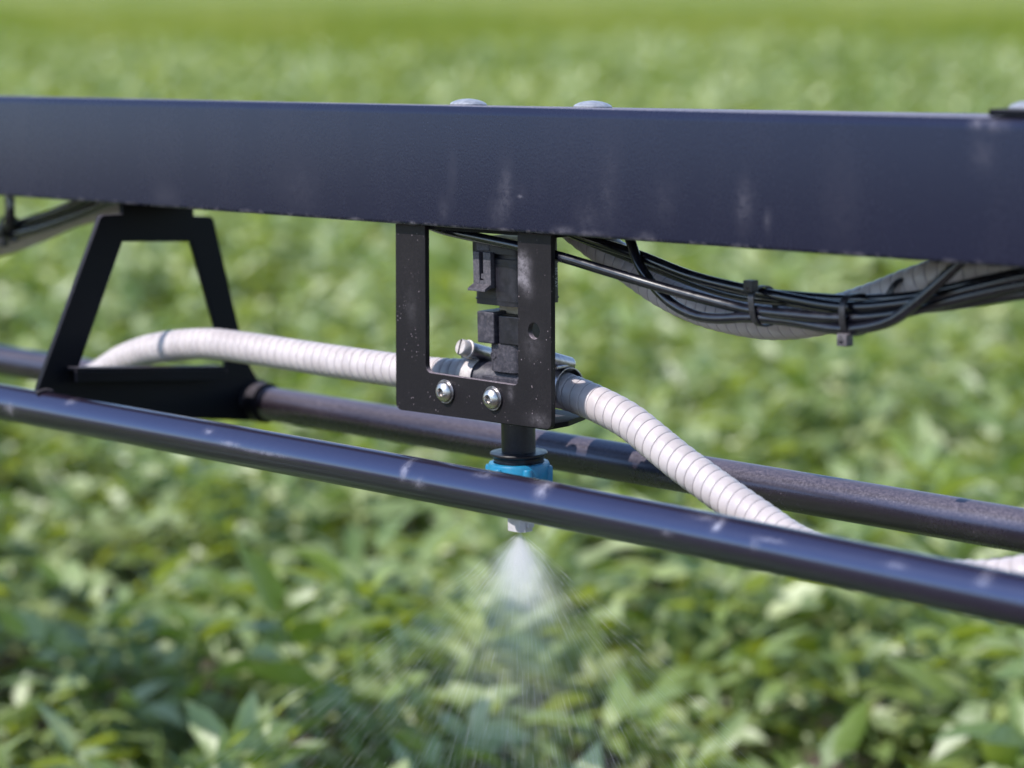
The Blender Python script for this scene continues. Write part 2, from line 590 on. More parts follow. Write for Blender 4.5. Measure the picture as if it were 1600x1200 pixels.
def plant_variant(r, nleaf, height, pairs, simple=False):
    """(leaf verts, faces, tints, stem verts, faces) of one crop plant standing on z = 0"""
    LV, LF, LT, SV, SF = [], [], [], [], []
    def rod(a, b, ra, rb):
        a, b = np.array(a), np.array(b)
        d = b - a; d = d / (np.linalg.norm(d) + 1e-9)
        s = np.cross(d, [0.3, 0.9, 0.1]); s /= np.linalg.norm(s); t = np.cross(d, s)
        k = len(SV)
        for c, rr in ((a, ra), (b, rb)):
            for q in range(3):
                an = q * 2.0944
                SV.append(c + (s * math.cos(an) + t * math.sin(an)) * rr)
        for q in range(3):
            w_ = (q + 1) % 3
            SF.append((k + q, k + w_, k + 3 + w_, k + 3 + q))
    stems = []
    for i in range(4):
        a = i * 1.57 + r.uniform(-.5, .5)
        top = np.array([math.cos(a) * r.uniform(.03, .13), math.sin(a) * r.uniform(.03, .13), height * r.uniform(.72, .95)])
        stems.append(top)
        rod((0, 0, 0), top, .006, .004)
    for i in range(nleaf):
        st = stems[i % 4]
        f = r.uniform(.62, 1.0) if i > 5 else 1.0
        b = st * f
        a = r.uniform(0, 6.283)
        el = r.uniform(.0, .75) if i > 5 else r.uniform(.5, 1.2)
        ln = r.uniform(.08, .17) * (1.0 if i > 5 else .8)
        d = np.array([math.cos(a) * math.cos(el), math.sin(a) * math.cos(el), math.sin(el)])
        tint = float(np.clip(r.normal(.48, .28), 0, 1))
        droop = r.uniform(.2, .6)
        def rach(t):
            p = b + d * ln * t
            return p - np.array([0, 0, droop * ln * t * t * .8])
        if not simple:
            rod(b, rach(.95), .0022, .0014)
        items = [(1.0, 0, 1.15)]
        for q in range(pairs):
            t = .95 - (q + .6) * .78 / pairs
            items += [(t, 1, 1.0 - .12 * q), (t, -1, 1.0 - .12 * q)]
        for t, side, sc in items:
            fw = rach(min(t + .02, 1)) - rach(max(t - .1, 0))
            fw /= np.linalg.norm(fw)
            sd = np.cross(fw, [0, 0, 1.0]); sd /= (np.linalg.norm(sd) + 1e-9)
            dd = fw if side == 0 else fw * .55 + sd * side
            up = np.array([r.normal(0, .55), r.normal(0, .55), 1.0])
            L = r.uniform(.042, .086) * sc
            dd = dd + np.array([0, 0, r.uniform(-.45, 1.0)])
            if simple:
                L *= 1.3
            V, F = (coarse_leaflet if simple else leaflet)(rach(t), dd, up, L, L * r.uniform(.35, .50), r.uniform(.05, .4), r.uniform(-.05, .28))
            k = len(LV)
            LV += V
            LF += [tuple(k + j for j in ff) for ff in F]
            tt = float(np.clip(tint + r.normal(0, .12), 0, 1))
            LT += [tt] * len(V)
    return np.array(LV), LF, np.array(LT), np.array(SV), SF


def to_mesh(name, V, F, tint=None, m=None):
    me = bpy.data.meshes.new(name)
    me.from_pydata([tuple(v) for v in V], [], F)
    if tint is not None:
        at = me.attributes.new("tint", 'FLOAT', 'POINT')
        at.data.foreach_set("value", np.asarray(tint, dtype=np.float32))
    me.polygons.foreach_set("use_smooth", [True] * len(me.polygons))
    me.materials.append(m)
    return me


def big_mesh(name, blocks, m):
    """joins many (verts, face corner list, face sizes, tint) blocks fast"""
    V = np.concatenate([b[0] for b in blocks]).astype(np.float32)
    offs = np.cumsum([0] + [len(b[0]) for b in blocks[:-1]])
    I = np.concatenate([b[1] + o for b, o in zip(blocks, offs)]).astype(np.int32)
    Z = np.concatenate([b[2] for b in blocks]).astype(np.int32)
    me = bpy.data.meshes.new(name)
    me.vertices.add(len(V)); me.vertices.foreach_set("co", V.ravel())
    me.loops.add(len(I)); me.loops.foreach_set("vertex_index", I)
    me.polygons.add(len(Z))
    me.polygons.foreach_set("loop_start", np.concatenate([[0], np.cumsum(Z)[:-1]]).astype(np.int32))
    me.polygons.foreach_set("loop_total", Z)
    me.polygons.foreach_set("use_smooth", np.ones(len(Z), dtype=bool))
    if blocks[0][3] is not None:
        at = me.attributes.new("tint", 'FLOAT', 'POINT')
        at.data.foreach_set("value", np.concatenate([b[3] for b in blocks]).astype(np.float32))
    me.update(calc_edges=True)
    me.materials.append(m)
    return me


NV = 8
variants = [plant_variant(np.random.default_rng(100 + i), 34, CROP_TOP + 0.02, 2 if i % 2 else 3) for i in range(NV)]
vmesh = [(to_mesh("foliage", v[0], v[1], v[2], M['leaf']), to_mesh("stem", v[3], v[4], None, M['stem'])) for v in variants]
flat = []
for v in variants:
    flat.append((v[0], np.concatenate([np.array(f) for f in v[1]]), np.array([len(f) for f in v[1]]), v[2]))
far_flat = []
for i in range(6):
    v = plant_variant(np.random.default_rng(300 + i), 32, CROP_TOP + 0.02, 1, True)
    far_flat.append((v[0], np.concatenate([np.array(f) for f in v[1]]), np.array([len(f) for f in v[1]]), v[2]))
# plant positions: rows along the boom's direction of travel, staggered
spots = []
row = 0.27
yy = 1.65
while yy < CROP_END + 1.6:
    half = 0.45 * yy + 2.2
    sp = 0.27
    for k in range(int(-half / sp) - 1, int(half / sp) + 2):
        if yy > CROP_END - 2.2 + 1.5 * math.sin(k * sp * .9) + 0.9 * math.sin(k * sp * 2.3 + 1) + rng.uniform(0, 1.6):
            continue
        spots.append((k * sp + rng.uniform(-.10, .10) + (0.15 if int(yy / row) % 2 else 0), yy + rng.uniform(-.09, .09), rng.uniform(0, 6.283), rng.uniform(.78, 1.16)))
    yy += row
spots = np.array(spots)
dist = np.hypot(spots[:, 0], spots[:, 1])
near = [i for i in range(len(spots)) if 1.95 < spots[i, 1] < 5.2 and abs(spots[i, 0]) < 0.21 * spots[i, 1] + .22]
near = sorted(near, key=lambda i: spots[i, 1])[:150]
nearset = set(near)
for c, i in enumerate(near):
    x, y, a, s = spots[i]
    v = int(rng.integers(NV))
    e = bpy.data.objects.new("crop_plant", None)
    COL.objects.link(e)
    e.location = (x, y, 0)
    e.rotation_euler = (0, 0, a)
    e.scale = (s, s, s)
    e.empty_display_size = .05
    tagged(e, None, "leafy green crop plant with pointed leaflets in the closed canopy nearest the boom", "crop plant", "crop plants nearest the boom")
    for me, nm in zip(vmesh[v], ("foliage", "stem")):
        o = bpy.data.objects.new(nm, me)
        COL.objects.link(o)
        o.parent = e
blocks = []
for i in range(len(spots)):
    if i in nearset:
        continue
    x, y, a, s = spots[i]
    if y > 9.5 or abs(x) > 0.21 * y + .9:
        V, I, Z, T = far_flat[int(rng.integers(6))]
    else:
        V, I, Z, T = flat[int(rng.integers(NV))]
    ca, sa = math.cos(a), math.sin(a)
    R = np.array([[ca, -sa, 0], [sa, ca, 0], [0, 0, 1]]) * s
    drift = .10 * math.sin(x * 1.9 + 1.3 * math.sin(y * .55)) + .10 * math.sin(y * .9 + 2.1 * math.sin(x * .8 + 1)) + .05 * math.sin(x * 4.1 + y * 2.7)
    blocks.append((V @ R.T + np.array([x, y, 0]), I, Z, np.clip(T + drift + rng.normal(0, .06), 0, 1)))
o = bpy.data.objects.new("crop_rows", big_mesh("crop_rows", blocks, M['leaf']))
COL.objects.link(o)
tagged(o, "stuff", "closed green crop canopy stretching away behind the boom", "crop")

# meadow grass: loose blades near the crop's far edge
M['grass'] = leaf_mat("meadow_grass_blade", (0.105, 0.155, 0.022), (0.195, 0.228, 0.050), (0.32, 0.31, 0.11), 0.1)
nb = 34000
gx = rng.uniform(-15, 15, nb); gy = CROP_END - 2.6 + rng.uniform(0, 1, nb) ** 1.6 * 26
hh = rng.uniform(.22, .56, nb); aa = rng.uniform(0, 6.283, nb); ww = rng.uniform(.006, .014, nb)
lx = rng.normal(0, .08, nb); ly = rng.normal(0, .08, nb)
V = np.zeros((nb, 3, 3))
V[:, 0] = np.stack([gx - np.cos(aa) * ww, gy - np.sin(aa) * ww, np.zeros(nb)], 1)
V[:, 1] = np.stack([gx + np.cos(aa) * ww, gy + np.sin(aa) * ww, np.zeros(nb)], 1)
V[:, 2] = np.stack([gx + lx, gy + ly, hh], 1)
o = bpy.data.objects.new("meadow_grass", big_mesh("meadow_grass", [(V.reshape(-1, 3), np.arange(nb * 3), np.full(nb, 3), np.repeat(np.clip(.5 + .28 * np.sin(gx * .9 + 1.7 * np.sin(gy * .31)) + .22 * np.sin(gx * 2.3 + gy * .6) + rng.normal(0, .15, nb), 0, 1), 3))], M['grass']))
COL.objects.link(o)
tagged(o, "stuff", "yellow green grass of the meadow beyond the crop", "grass")

# ------------------------------------------------------------------ the sprayer boom
boom = Thing("sprayer_boom", "black painted steel sprayer boom with square beam and two round lower tubes", "sprayer boom", (0, 0, 0))


def roll(x):
    """the whole truss leans back a little, more towards the far end"""
    return Matrix.Rotation(math.radians(max(-5.0, min(-1.2, -2.75 + x * 0.0030))), 4, 'X')




def ring_prism(bm, loop, stations, axis=0, mtx=None):
    rings = []
    for s in stations:
        rr = []
        for p in loop:
            q = list(p); q.insert(axis, s)
            v = Vector(q)
            rr.append(bm.verts.new(mtx(s) @ v if mtx is not None else v))
        rings.append(rr)
    n = len(loop)
    for A, B in zip(rings, rings[1:]):
        for i in range(n):
            j = (i + 1) % n
            bm.faces.new((A[i], A[j], B[j], B[i]))
    bm.faces.new(rings[0]); bm.faces.new(rings[-1])
    return bm


bm = ring_prism(BM(), rounded([(0, 0), (80, 0), (80, 80), (0, 80)], [2.5, 2.5, 6.5, 6.5], 6), [-3600, -1800] + list(range(-900, 701, 50)) + [1300], 0, roll)
beam = boom.part("beam", bm, M['beam'], sharp=50)
for x in (-49.6, 66, 399):
    bm = lathe(BM(), [(12.3, 0), (12.5, .8), (11.4, 1.8), (9.2, 2.9), (6.2, 3.8), (3, 4.3), (0, 4.5)], roll(x) @ Vector((x, 40, 80)) + Vector((0, 0, 4 if x == 399 else 0)), roll(x) @ Vector((0, 0, 1)), 32)
    boom.part("coach_bolt", bm, M['zinc'], beam, sharp=60)
bm = box(BM(), 397, 560, 2, 79, 80.4, 84.4, roll(450))
boom.part("end_plate", bm, M['brace'], beam, bevel=.6)
ft = [(-3600, -70, -131), (-1500, -70, -141), (-465, -70, -149.4), (96, -70, -153.9), (470, -70, -161.5), (1300, -70, -180)]
boom.part("lower_tube", tube(BM(), ft, 13.6, 20, 40), M['tube'], label="front lower tube, glossy with pale scratches", sharp=60)
rt = [(-3600, 133, -145), (-1500, 133, -157), (-768, 133, -166.5), (-174, 133, -170.5), (238, 133, -175.0), (800, 133, -182), (1300, 133, -190)]
boom.part("lower_tube", tube(BM(), rt, 13.6, 20, 40), M['rear'], label="rear lower tube, dusty on top", sharp=60)


def make_brace(X):
    loop = [(9, 2), (9, -8.5), (-9, -8.0), (-12, -9.5), (-75, -133), (-75, -152), (128, -184), (138, -172), (136, -152), (124, -133), (96, -18.5), (93, -16.5), (77, -15.0), (77, -4.5)]
    hole = [(8, -29.5), (74, -35), (104, -136), (104, -141), (-38, -126), (-38, -122)]
    b = boom.part("cross_brace", prism(BM(), loop, 0, X - 2.5, X + 2.5, [hole]), M['brace'], bevel=.7)
    bm = BM()
    P = [(-49, -119.5), (93, -134.5)]
    for (y0, z0), (y1, z1), d in ((P[0], P[1], 0),):
        for (xa, xb, za, zb) in ((X + 2.5, X + 16, -2.4, 0), (X + 12.5, X + 15.9, -11, -2.4)):
            vs = [bm.verts.new(Vector((x, y, z + dz))) for (y, z) in P for (x, dz) in ((xa, za), (xb, za), (xb, zb), (xa, zb))]
            for q in ((0, 1, 2, 3), (7, 6, 5, 4), (0, 4, 5, 1), (1, 5, 6, 2), (2, 6, 7, 3), (3, 7, 4, 0)):
                bm.faces.new([vs[i] for i in q])
    boom.part("ledge", bm, M['brace'], b, bevel=.5)
    bm = lathe(BM(), [(16.2, 0), (16.2, 14)], (X + 2.5, 133, -168.8), (1, 0, 0), 36)
    boom.part("tube_collar", bm, M['brace'], b, bevel=.5)
    r2 = random.Random(5)
    for (cy, cz, a0, a1) in ((-70, -149.6, 62, 118), (133, -168.8, 60, 190)):
        bm = BM()
        R_ = 14.2 if cy < 0 else 16.6
        n_ = 22
        for k in range(n_):
            a = math.radians(a0 + (a1 - a0) * k / n_)
            q = Vector((X + 3.2, cy + R_ * math.cos(a), cz + R_ * math.sin(a)))
            lathe(bm, [(0, -1.5), (1.3, -.8), (1.7 + r2.uniform(-.2, .3), 0), (1.3, .8), (0, 1.5)], q, (0, -math.sin(a), math.cos(a)), 8, cap=False)
        boom.part("weld_bead", bm, M['brace'], b)
    return b


make_brace(-400)

# ------------------------------------------------------------------ U-shaped nozzle bracket
brk = Thing("nozzle_bracket", "black U shaped steel bracket plate with two silver screws under the beam", "bracket", (-12, 8, -128))
outer = rounded([(-85.9, -1), (-90.4, -128.7), (58.6, -127.2), (61.4, -1)], [0, 6, 5, 0], 5)
inner_pts = [(31.2, -1), (29.2, -101.2), (-59.4, -100.2), (-56.6, -1)]
inner = rounded(inner_pts, [0, 5, 6, 0], 5)
loop = outer + inner
hole = circ(44.6, -64.0, 5.3, 24)
plate = brk.part("plate", prism(BM(), loop, 1, 8, 12, [hole]), M['bracket'], bevel=.7, sharp=28)
bm = prism(BM(), rounded([(-40, 12.3), (51, 12.3), (51, 32), (40, 62), (-40, 62)], [0, 0, 1, 6, 6], 4), 2, -128.9, -125.2, [circ(-12, 48, 11, 24)])
brk.part("foot_flange", bm, M['brace'], bevel=.4)
bm = box(BM(), -84, 60, 12.3, 34, -3.6, 0.2)
brk.part("top_flange", bm, M['brace'], bevel=.4)
for (x, z) in ((-39.3, -111.4), (6.2, -111.6)):
    b = lathe(BM(), [(8.2, 0), (8.2, 1.5), (6.2, 1.5)], (x, 8, z), (0, -1, 0), 32)
    wsh = brk.part("washer", b, M['dark_steel'], bevel=.2)
    b = lathe(BM(), [(6.9, 0), (7.0, .8), (6.6, 2.0), (5.5, 3.3), (3.9, 4.3), (2.95, 4.6), (2.75, 4.3), (2.7, 2.2), (0, 2.0)], (x, 6.5, z), (0, -1, 0), 36)
    s = brk.part("screw", b, M['steel'], sharp=45)
    b = lathe(BM(), [(2.55, 0), (2.55, .5), (0, .5)], (x, 4.6, z), (0, -1, 0), 6, cap=True)
    brk.part("socket", b, M['socket'], s)

# ------------------------------------------------------------------ spray nozzle with its valve
NX, NY = -12, 48
noz = Thing("spray_nozzle", "black valve body with turquoise cap and pale spraying tip behind the bracket", "nozzle", (NX, NY, -128))
# tee body along the hose
BZ = -107
bm = lathe(BM(), [(8.5, -62), (9.4, -60), (8.6, -46), (11.0, -44), (12.6, -36), (12.6, -33), (11.4, -31), (11.4, 22), (12.4, 24), (12.4, 27), (9.0, 28), (9.4, 40), (8.5, 42)], (NX, NY, BZ), (1, 0, 0), 32)
tee = noz.part("tee_body", bm, M['grey_black'], sharp=40)
bm = box(BM(), NX - 21, NX + 13, 35.2, 44, BZ - 7, BZ + 4.0)
noz.part("label_panel", bm, M['grey_black'], tee, bevel=.6)
# tiny raised dots of a moulded mark on the panel
bm = BM()
r = random.Random(3)
for k in range(13):
    x = NX - 15 + k * 1.9 + r.uniform(-.5, .5)
    h = r.uniform(.4, 1.1)
    box(bm, x, x + r.uniform(.5, 1.1), 34.9, 35.3, BZ - 1.2, BZ - 1.2 + h)
noz.part("moulded_mark", bm, M['latch'], tee)
# neck, union block, spacer
bm = prism(BM(), rounded([(NX - 14, NY - 14), (NX + 14, NY - 14), (NX + 14, NY + 14), (NX - 14, NY + 14)], 8, 6), 2, BZ + 8, -80)
noz.part("valve_neck", bm, M['grey_black'], bevel=.5)
bm = box(BM(), NX - 19.5, NX - 3.5, NY - 18, NY + 12, -80, -58.5)
noz.part("union_block", bm, M['grey_black'], bevel=1.2)
bm = box(BM(), NX - 2, NX + 19.5, NY - 15, NY + 15, -80, -60.5)
noz.part("union_block", bm, M['black'], bevel=1.0)  # darker plastic than the left block, its shade put into the colour
bm = box(BM(), NX - 10.5, NX + 9, NY - 5.5, NY + 7, -60.5, -52.5)
noz.part("terminal_spacer", bm, M['beige'], bevel=.5)
# solenoid housing
HW = 22
SX = NX + 2.5
sq = rounded([(SX - HW, NY - HW), (SX + HW, NY - HW), (SX + HW, NY + 17.5), (SX - HW, NY + 17.5)], [9, 9, 3.5, 9], 8)
bm = prism(BM(), sq, 2, -53, -22)
sol = noz.part("solenoid_housing", bm, M['black'], bevel=1.0, sharp=28)
sq2 = rounded([(SX - HW + 2.5, NY - HW + 2.5), (SX + HW - 2.5, NY - HW + 2.5), (SX + HW - 2.5, NY + 15.5), (SX - HW + 2.5, NY + 15.5)], 8, 8)
noz.part("solenoid_cover", prism(BM(), sq2, 2, -22, -18.5), M['black'], sol, bevel=.4)
sq3 = rounded([(SX - HW - .3, NY - HW - 1), (SX + HW, NY - HW - 1), (SX + HW, NY + 17), (SX - HW - .3, NY + 17)], [6, 6, 3, 6], 6)
noz.part("plug_collar", prism(BM(), sq3, 2, -18.5, -9.2), M['black'], sol, bevel=.8)
noz.part("plug_window", box(BM(), SX - 15, SX - 3, NY - HW - 1.5, NY - HW - .6, -17.0, -11.5), M['grey_black'], sol, bevel=.5)
for zz in (-26.5, -50.0):
    k = HW + .45
    rb = rounded([(SX - k, NY - k), (SX + k, NY - k), (SX + k, NY + 17.9), (SX - k, NY + 17.9)], [9, 9, 3.5, 9], 8)
    noz.part("moulded_rib", prism(BM(), rb, 2, zz, zz + 1.0), M['black'], sol)
bm = lathe(BM(), [(2.6, 0), (2.6, .5), (1.7, .5), (1.7, .1)], (NX - 8, NY - 14, BZ + 19), (0, -1, 0), 18)
noz.part("moulded_mark", bm, M['grey_black'])
# latch on the front face
ly = NY - HW
lat = BM()
lx0 = NX - 13.5
box(lat, lx0, lx0 + 6.0, ly - 4.2, ly - .1, -41.5, -17.5)
box(lat, lx0 + 9.6, lx0 + 16.8, ly - 4.2, ly - .1, -41.5, -17.5)
box(lat, lx0 + 6.0, lx0 + 9.6, ly - 4.0, ly - .1, -41.4, -36.5)
la = noz.part("latch", lat, M['latch'], sol, bevel=.5)
bm = BM()
p = [(ly - 4.2, -38.6), (ly - 9.8, -41.6), (ly - 9.8, -43.2), (ly - 3.6, -41.4)]
prism(bm, p, 0, lx0 + .1, lx0 + 16.7)
noz.part("latch_lip", bm, M['latch'], sol, bevel=.35)
bm = box(BM(), lx0 + 6.6, lx0 + 9.2, ly - 3.2, ly - .1, -35.5, -32.2)
noz.part("latch_tooth", bm, M['latch'], sol, bevel=.3)
# faint lettering down the side face
cu = bpy.data.curves.new("lettering", 'FONT')
cu.body = "201 YAY"
cu.size = 3.8 * mm
cu.extrude = .1 * mm
cu.align_x = 'CENTER'
to = bpy.data.objects.new("lettering", cu)
COL.objects.link(to)
dg = bpy.context.evaluated_depsgraph_get()
tm = bpy.data.meshes.new_from_object(to.evaluated_get(dg))
bpy.data.objects.remove(to)
tm.materials.clear()
tm.materials.append(M['print'])
to = bpy.data.objects.new("lettering", tm)
COL.objects.link(to)
to.parent = sol
# text x runs down (-z), text y runs along +y, facing +x
to.matrix_local = Matrix.Translation((Vector((SX + HW + .05, NY + 12.6, -36)) - noz.base) * mm) @ Matrix(((0, 0, 1, 0), (0, 1, 0, 0), (-1, 0, 0, 0), (0, 0, 0, 1)))
# stem, collar, cap, tip
noz.part("stem", lathe(BM(), [(11.6, -158), (11.6, -126)], (NX, NY, 0), (0, 0, 1), 36), M['black'], bevel=.3)
noz.part("collar", lathe(BM(), [(16.6, -161.5), (17.2, -158.2), (19.4, -156.6), (19.6, -155.4), (19.2, -154.9), (11.7, -154.4)], (NX, NY, 0), (0, 0, 1), 44), M['black'], sharp=40)
capprof = [(17.6, -191), (19.6, -189.5), (20.6, -176), (20.9, -163.5), (20.2, -161.9), (17.4, -161.6), (17.4, -164)]
bm = lathe(BM(), capprof, (NX, NY, 0), (0, 0, 1), 48)
cap = noz.part("cap", bm, M['blue'], sharp=40)
for k in range(6):
    a = math.radians(-148 + 60 * k)
    u = Vector((math.cos(a), math.sin(a), 0)); v = Vector((-u.y, u.x, 0))
    bm = BM()
    for s in (-1, 1):
        pass
    c = Vector((NX, NY, 0)) + u * 19.8
    ringpts = []
    for z0, rr in ((-190, 3.0), (-165.5, 3.6), (-164, 3.0)):
        ringpts.append((rr, z0))
    lathe(bm, ringpts, c, (0, 0, 1), 14)
    noz.part("cap_wing", bm, M['blue'], cap, bevel=.3)
bm = lathe(BM(), [(9, -200), (12, -190)], (NX, NY, 0), (0, 0, 1), 28)
noz.part("tip_holder", bm, M['tip'])
bm = BM()
prism(bm, rounded([(NX - 7.2, NY - 5.0), (NX + 4.5, NY - 5.0), (NX + 7.2, NY - 2), (NX + 7.2, NY + 5.0), (NX - 7.2, NY + 5.0)], .8, 3), 2, -209.5, -193)
noz.part("spray_tip", bm, M['tip'], bevel=.4)
bm = box(BM(), NX + 7.2, NX + 9.2, NY - 1, NY + 4.5, -206.5, -194)
noz.part("tip_lug", bm, M['tip'], bevel=.3)

# ------------------------------------------------------------------ hose clamps


def clamp(x, label, housing_dir):
    t = Thing("hose_clamp", label, "hose clamp", (x, NY, BZ), "hose clamps on the valve")
    R = 12.9
    bm = BM()
    n = 48
    ring = []
    for xx, rr in ((x - 7.2, R), (x + 7.2, R), (x + 7.2, R + 1.0), (x - 7.2, R + 1.0)):
        ring.append([bm.verts.new(Vector((xx, NY + rr * math.cos(2 * math.pi * k / n), BZ + rr * math.sin(2 * math.pi * k / n)))) for k in range(n)])
    for q in range(4):
        A, B = ring[q], ring[(q + 1) % 4]
        for i in range(n):
            j = (i + 1) % n
            bm.faces.new((A[i], A[j], B[j], B[i]))
    t.part("band", bm, M['lit_zinc'] if housing_dir < 0 else M['dark_steel'], bevel=.25, sharp=30)
    # worm housing lying across the top of the band, tilted
    hc = Vector((x + (6 if housing_dir < 0 else 1), NY - 3, BZ + R + 4.6))
    ax = Vector((0.10, 1.0, -0.33)).normalized()
    bm = lathe(BM(), [(3.4, -9.5), (5.2, -9), (5.3, 9), (4.6, 10.4), (0, 10.7)], hc, ax, 24)
    t.part("worm_housing", bm, M['dark_steel'], sharp=50)
    bm = box(BM(), x - 4.5, x + 6.5, NY - 11, NY + 7, BZ + R + .6, BZ + R + 3.4)
    t.part("saddle", bm, M['dark_steel'], bevel=1.0)
    bm = lathe(BM(), [(6.2, -9.6), (6.4, -11.0), (5.4, -11.2), (5.6, -12.4), (5.6, -16.6), (5.0, -17.5), (0, -17.95)], hc, ax, 28)
    s = t.part("screw", bm, M['lit_zinc'], sharp=40)
    u, v, d = basis(ax)
    mt = Matrix.Translation(hc + ax * -18.0) @ Matrix((tuple(u) + (0,), tuple(v) + (0,), tuple(d) + (0,), (0, 0, 0, 1))).transposed()
    bm = box(BM(), -.7, .7, -5.1, 5.1, -.12, .6, mt)
    t.part("slot", bm, M['socket'], s)
    return t


clamp(-51, "silver worm drive hose clamp left of the valve, screw head towards the camera", -1)
clamp(30, "dark worm drive hose clamp mostly hidden behind the right bracket leg", 1)

# ------------------------------------------------------------------ hoses
GH = "white ribbed hoses of the boom"


def hose(pts, R, label, swell=None, deep=.6):
    t = Thing("spray_hose", label, "hose", pts[0], GH)
    bm = spiral_hose(BM(), pts, R, swell=swell, deep=deep)
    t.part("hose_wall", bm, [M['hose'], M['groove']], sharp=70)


hose([(-46, 48, -107), (-84, 47, -109), (-132, 46, -109.5), (-210, 46, -108.9), (-303, 46, -107.6), (-352, 46, -108.7), (-411, 46, -117), (-456, 46, -130), (-494, 46, -147.5), (-531, 46, -161), (-554, 46, -171), (-578, 46, -178), (-606, 46, -179.8), (-635, 46, -179.6), (-694, 46, -180), (-845, 46, -182), (-1200, 46, -190)], 11.6,
     "white ribbed hose rising from the clamp through the black cross brace", lambda s: 0.9 * math.exp(-(s / 22) ** 2))
hose([(16, 48, -107), (43, 47.5, -110.6), (73, 45, -116.4), (96, 43, -122.8), (119, 40, -132.2), (142, 37, -141.9), (171, 34, -153.2), (212, 28, -167.0), (258, 20, -179.5), (318, 12, -181.5), (372, 12, -180.5), (415, 17, -172.5), (466, 30, -153), (560, 40, -125), (760, 44, -112), (1150, 48, -110)], 11.6,
     "white ribbed hose drooping from the valve to behind the front lower tube", lambda s: 0.9 * math.exp(-(s / 20) ** 2))
hose([(-30, 72, 30), (4, 72, 7), (36, 72, -10.3), (55, 72, -19.4), (76, 72, -29.5), (101, 72, -40.4), (131, 72, -49), (161, 72, -53.1), (189, 72, -53.8), (217, 72, -50.5), (242, 72, -43.9), (271, 72, -34.1), (296, 72, -24.5), (322, 72, -16.6), (358, 74, -11.5), (420, 76, -9.2), (520, 80, -16), (800, 78, -20), (1150, 78, -18)], 10.8,
     "white ribbed hose looping under the beam behind the black cables")
hose([(-1000, 72, -40), (-880, 72, -66), (-765, 72, -66.8), (-663, 72, -50), (-604, 72, -35), (-548, 72, -19), (-490, 74, -11), (-420, 90, -14)], 10.8,
     "pale hose under the beam at the far end, left of the cross brace")

# ------------------------------------------------------------------ cables
GC = "black cables slung under the beam"


def cable(pts, r, label):
    t = Thing("cable", label, "cable", pts[0], GC)
    t.part("jacket", tube(BM(), pts, r * 1.08, 4, 16), M['cable'], sharp=80)


cable([(-140, 36, 4), (-96, 30, 1.5), (-57, 24, -4.6), (-14, 18, -7.8), (23, 16.2, -11.1), (60, 16.5, -15.6), (103, 22, -24.2), (150, 30, -33.9), (190, 36, -40.6), (206, 36, -42.0), (236, 35, -42.2), (270, 38, -42.0), (306, 42, -37.4), (341, 45, -28), (390, 50, -15.5), (448, 55, -6), (600, 50, -12), (1150, 50, -12)], 3.1,
      "black cable running out past the bracket, lowest of the straight ones at the first tie")
cable([(0, 56, 4), (26, 50, 0), (52, 50, -6.9), (101, 48, -15.6), (146, 46, -25.4), (190, 43, -30.4), (220, 42, -33.0), (269, 40, -35.6), (306, 42, -31.8), (341, 46, -24), (390, 50, -11.0), (448, 55, 2)], 3.3,
      "black cable along the top edge of the bundle by the first cable tie")
cable([(-10, 60, 8), (20, 56, -1), (52, 56, -10), (101, 55, -21.5), (150, 53, -32), (187, 50, -36.2), (230, 48, -36.5), (269, 47, -38.6), (302, 48, -35.5), (336, 52, -31.2), (386, 55, -21.5), (445, 60, -12), (600, 60, -14), (1150, 60, -12)], 3.0,
      "black cable in the middle of the bundle leaving as the lower right strand")
cable([(78, 55, 20), (86, 50, 8), (95, 46, -5.6), (110, 40, -22.6), (134, 35, -38.9), (157, 33, -47.1), (177, 33, -48.6), (203, 35, -46.2), (230, 38, -46.6), (273, 37, -48.2), (307, 35, -41.2), (329, 34, -27.5), (349, 40, -8), (362, 50, 8)], 3.1,
      "black cable dipping steeply from the beam and climbing back across the bundle")
cable([(150, 60, -30), (190, 52, -33), (236, 52, -33.5), (270, 52, -32.5), (310, 54, -28.0), (350, 57, -18), (400, 60, -6), (450, 62, 4)], 3.0,
      "black cable at the back of the bundle against the white hose")
cable([(-860, 50, -56), (-760, 50, -52), (-688, 50, -44), (-629, 50, -34.6), (-571, 50, -22.2), (-525, 50, -11.5), (-480, 50, 3)], 3.3,
      "uppermost black cable at the far end, left of the cross brace")
cable([(-860, 46, -62), (-760, 46, -58), (-682, 46, -50), (-623, 46, -40.4), (-566, 46, -30.7), (-511, 46, -17.5), (-460, 46, -3), (-430, 46, 6)], 3.6,
      "lower black cable at the far end, left of the cross brace")
cable([(-598, 44, 8), (-599.5, 42, -3), (-599, 41, -18), (-604, 41, -30), (-640, 41, -47), (-700, 41, -55), (-860, 44, -60)], 4.0,
      "short black cable dropping straight from the beam at the far end")


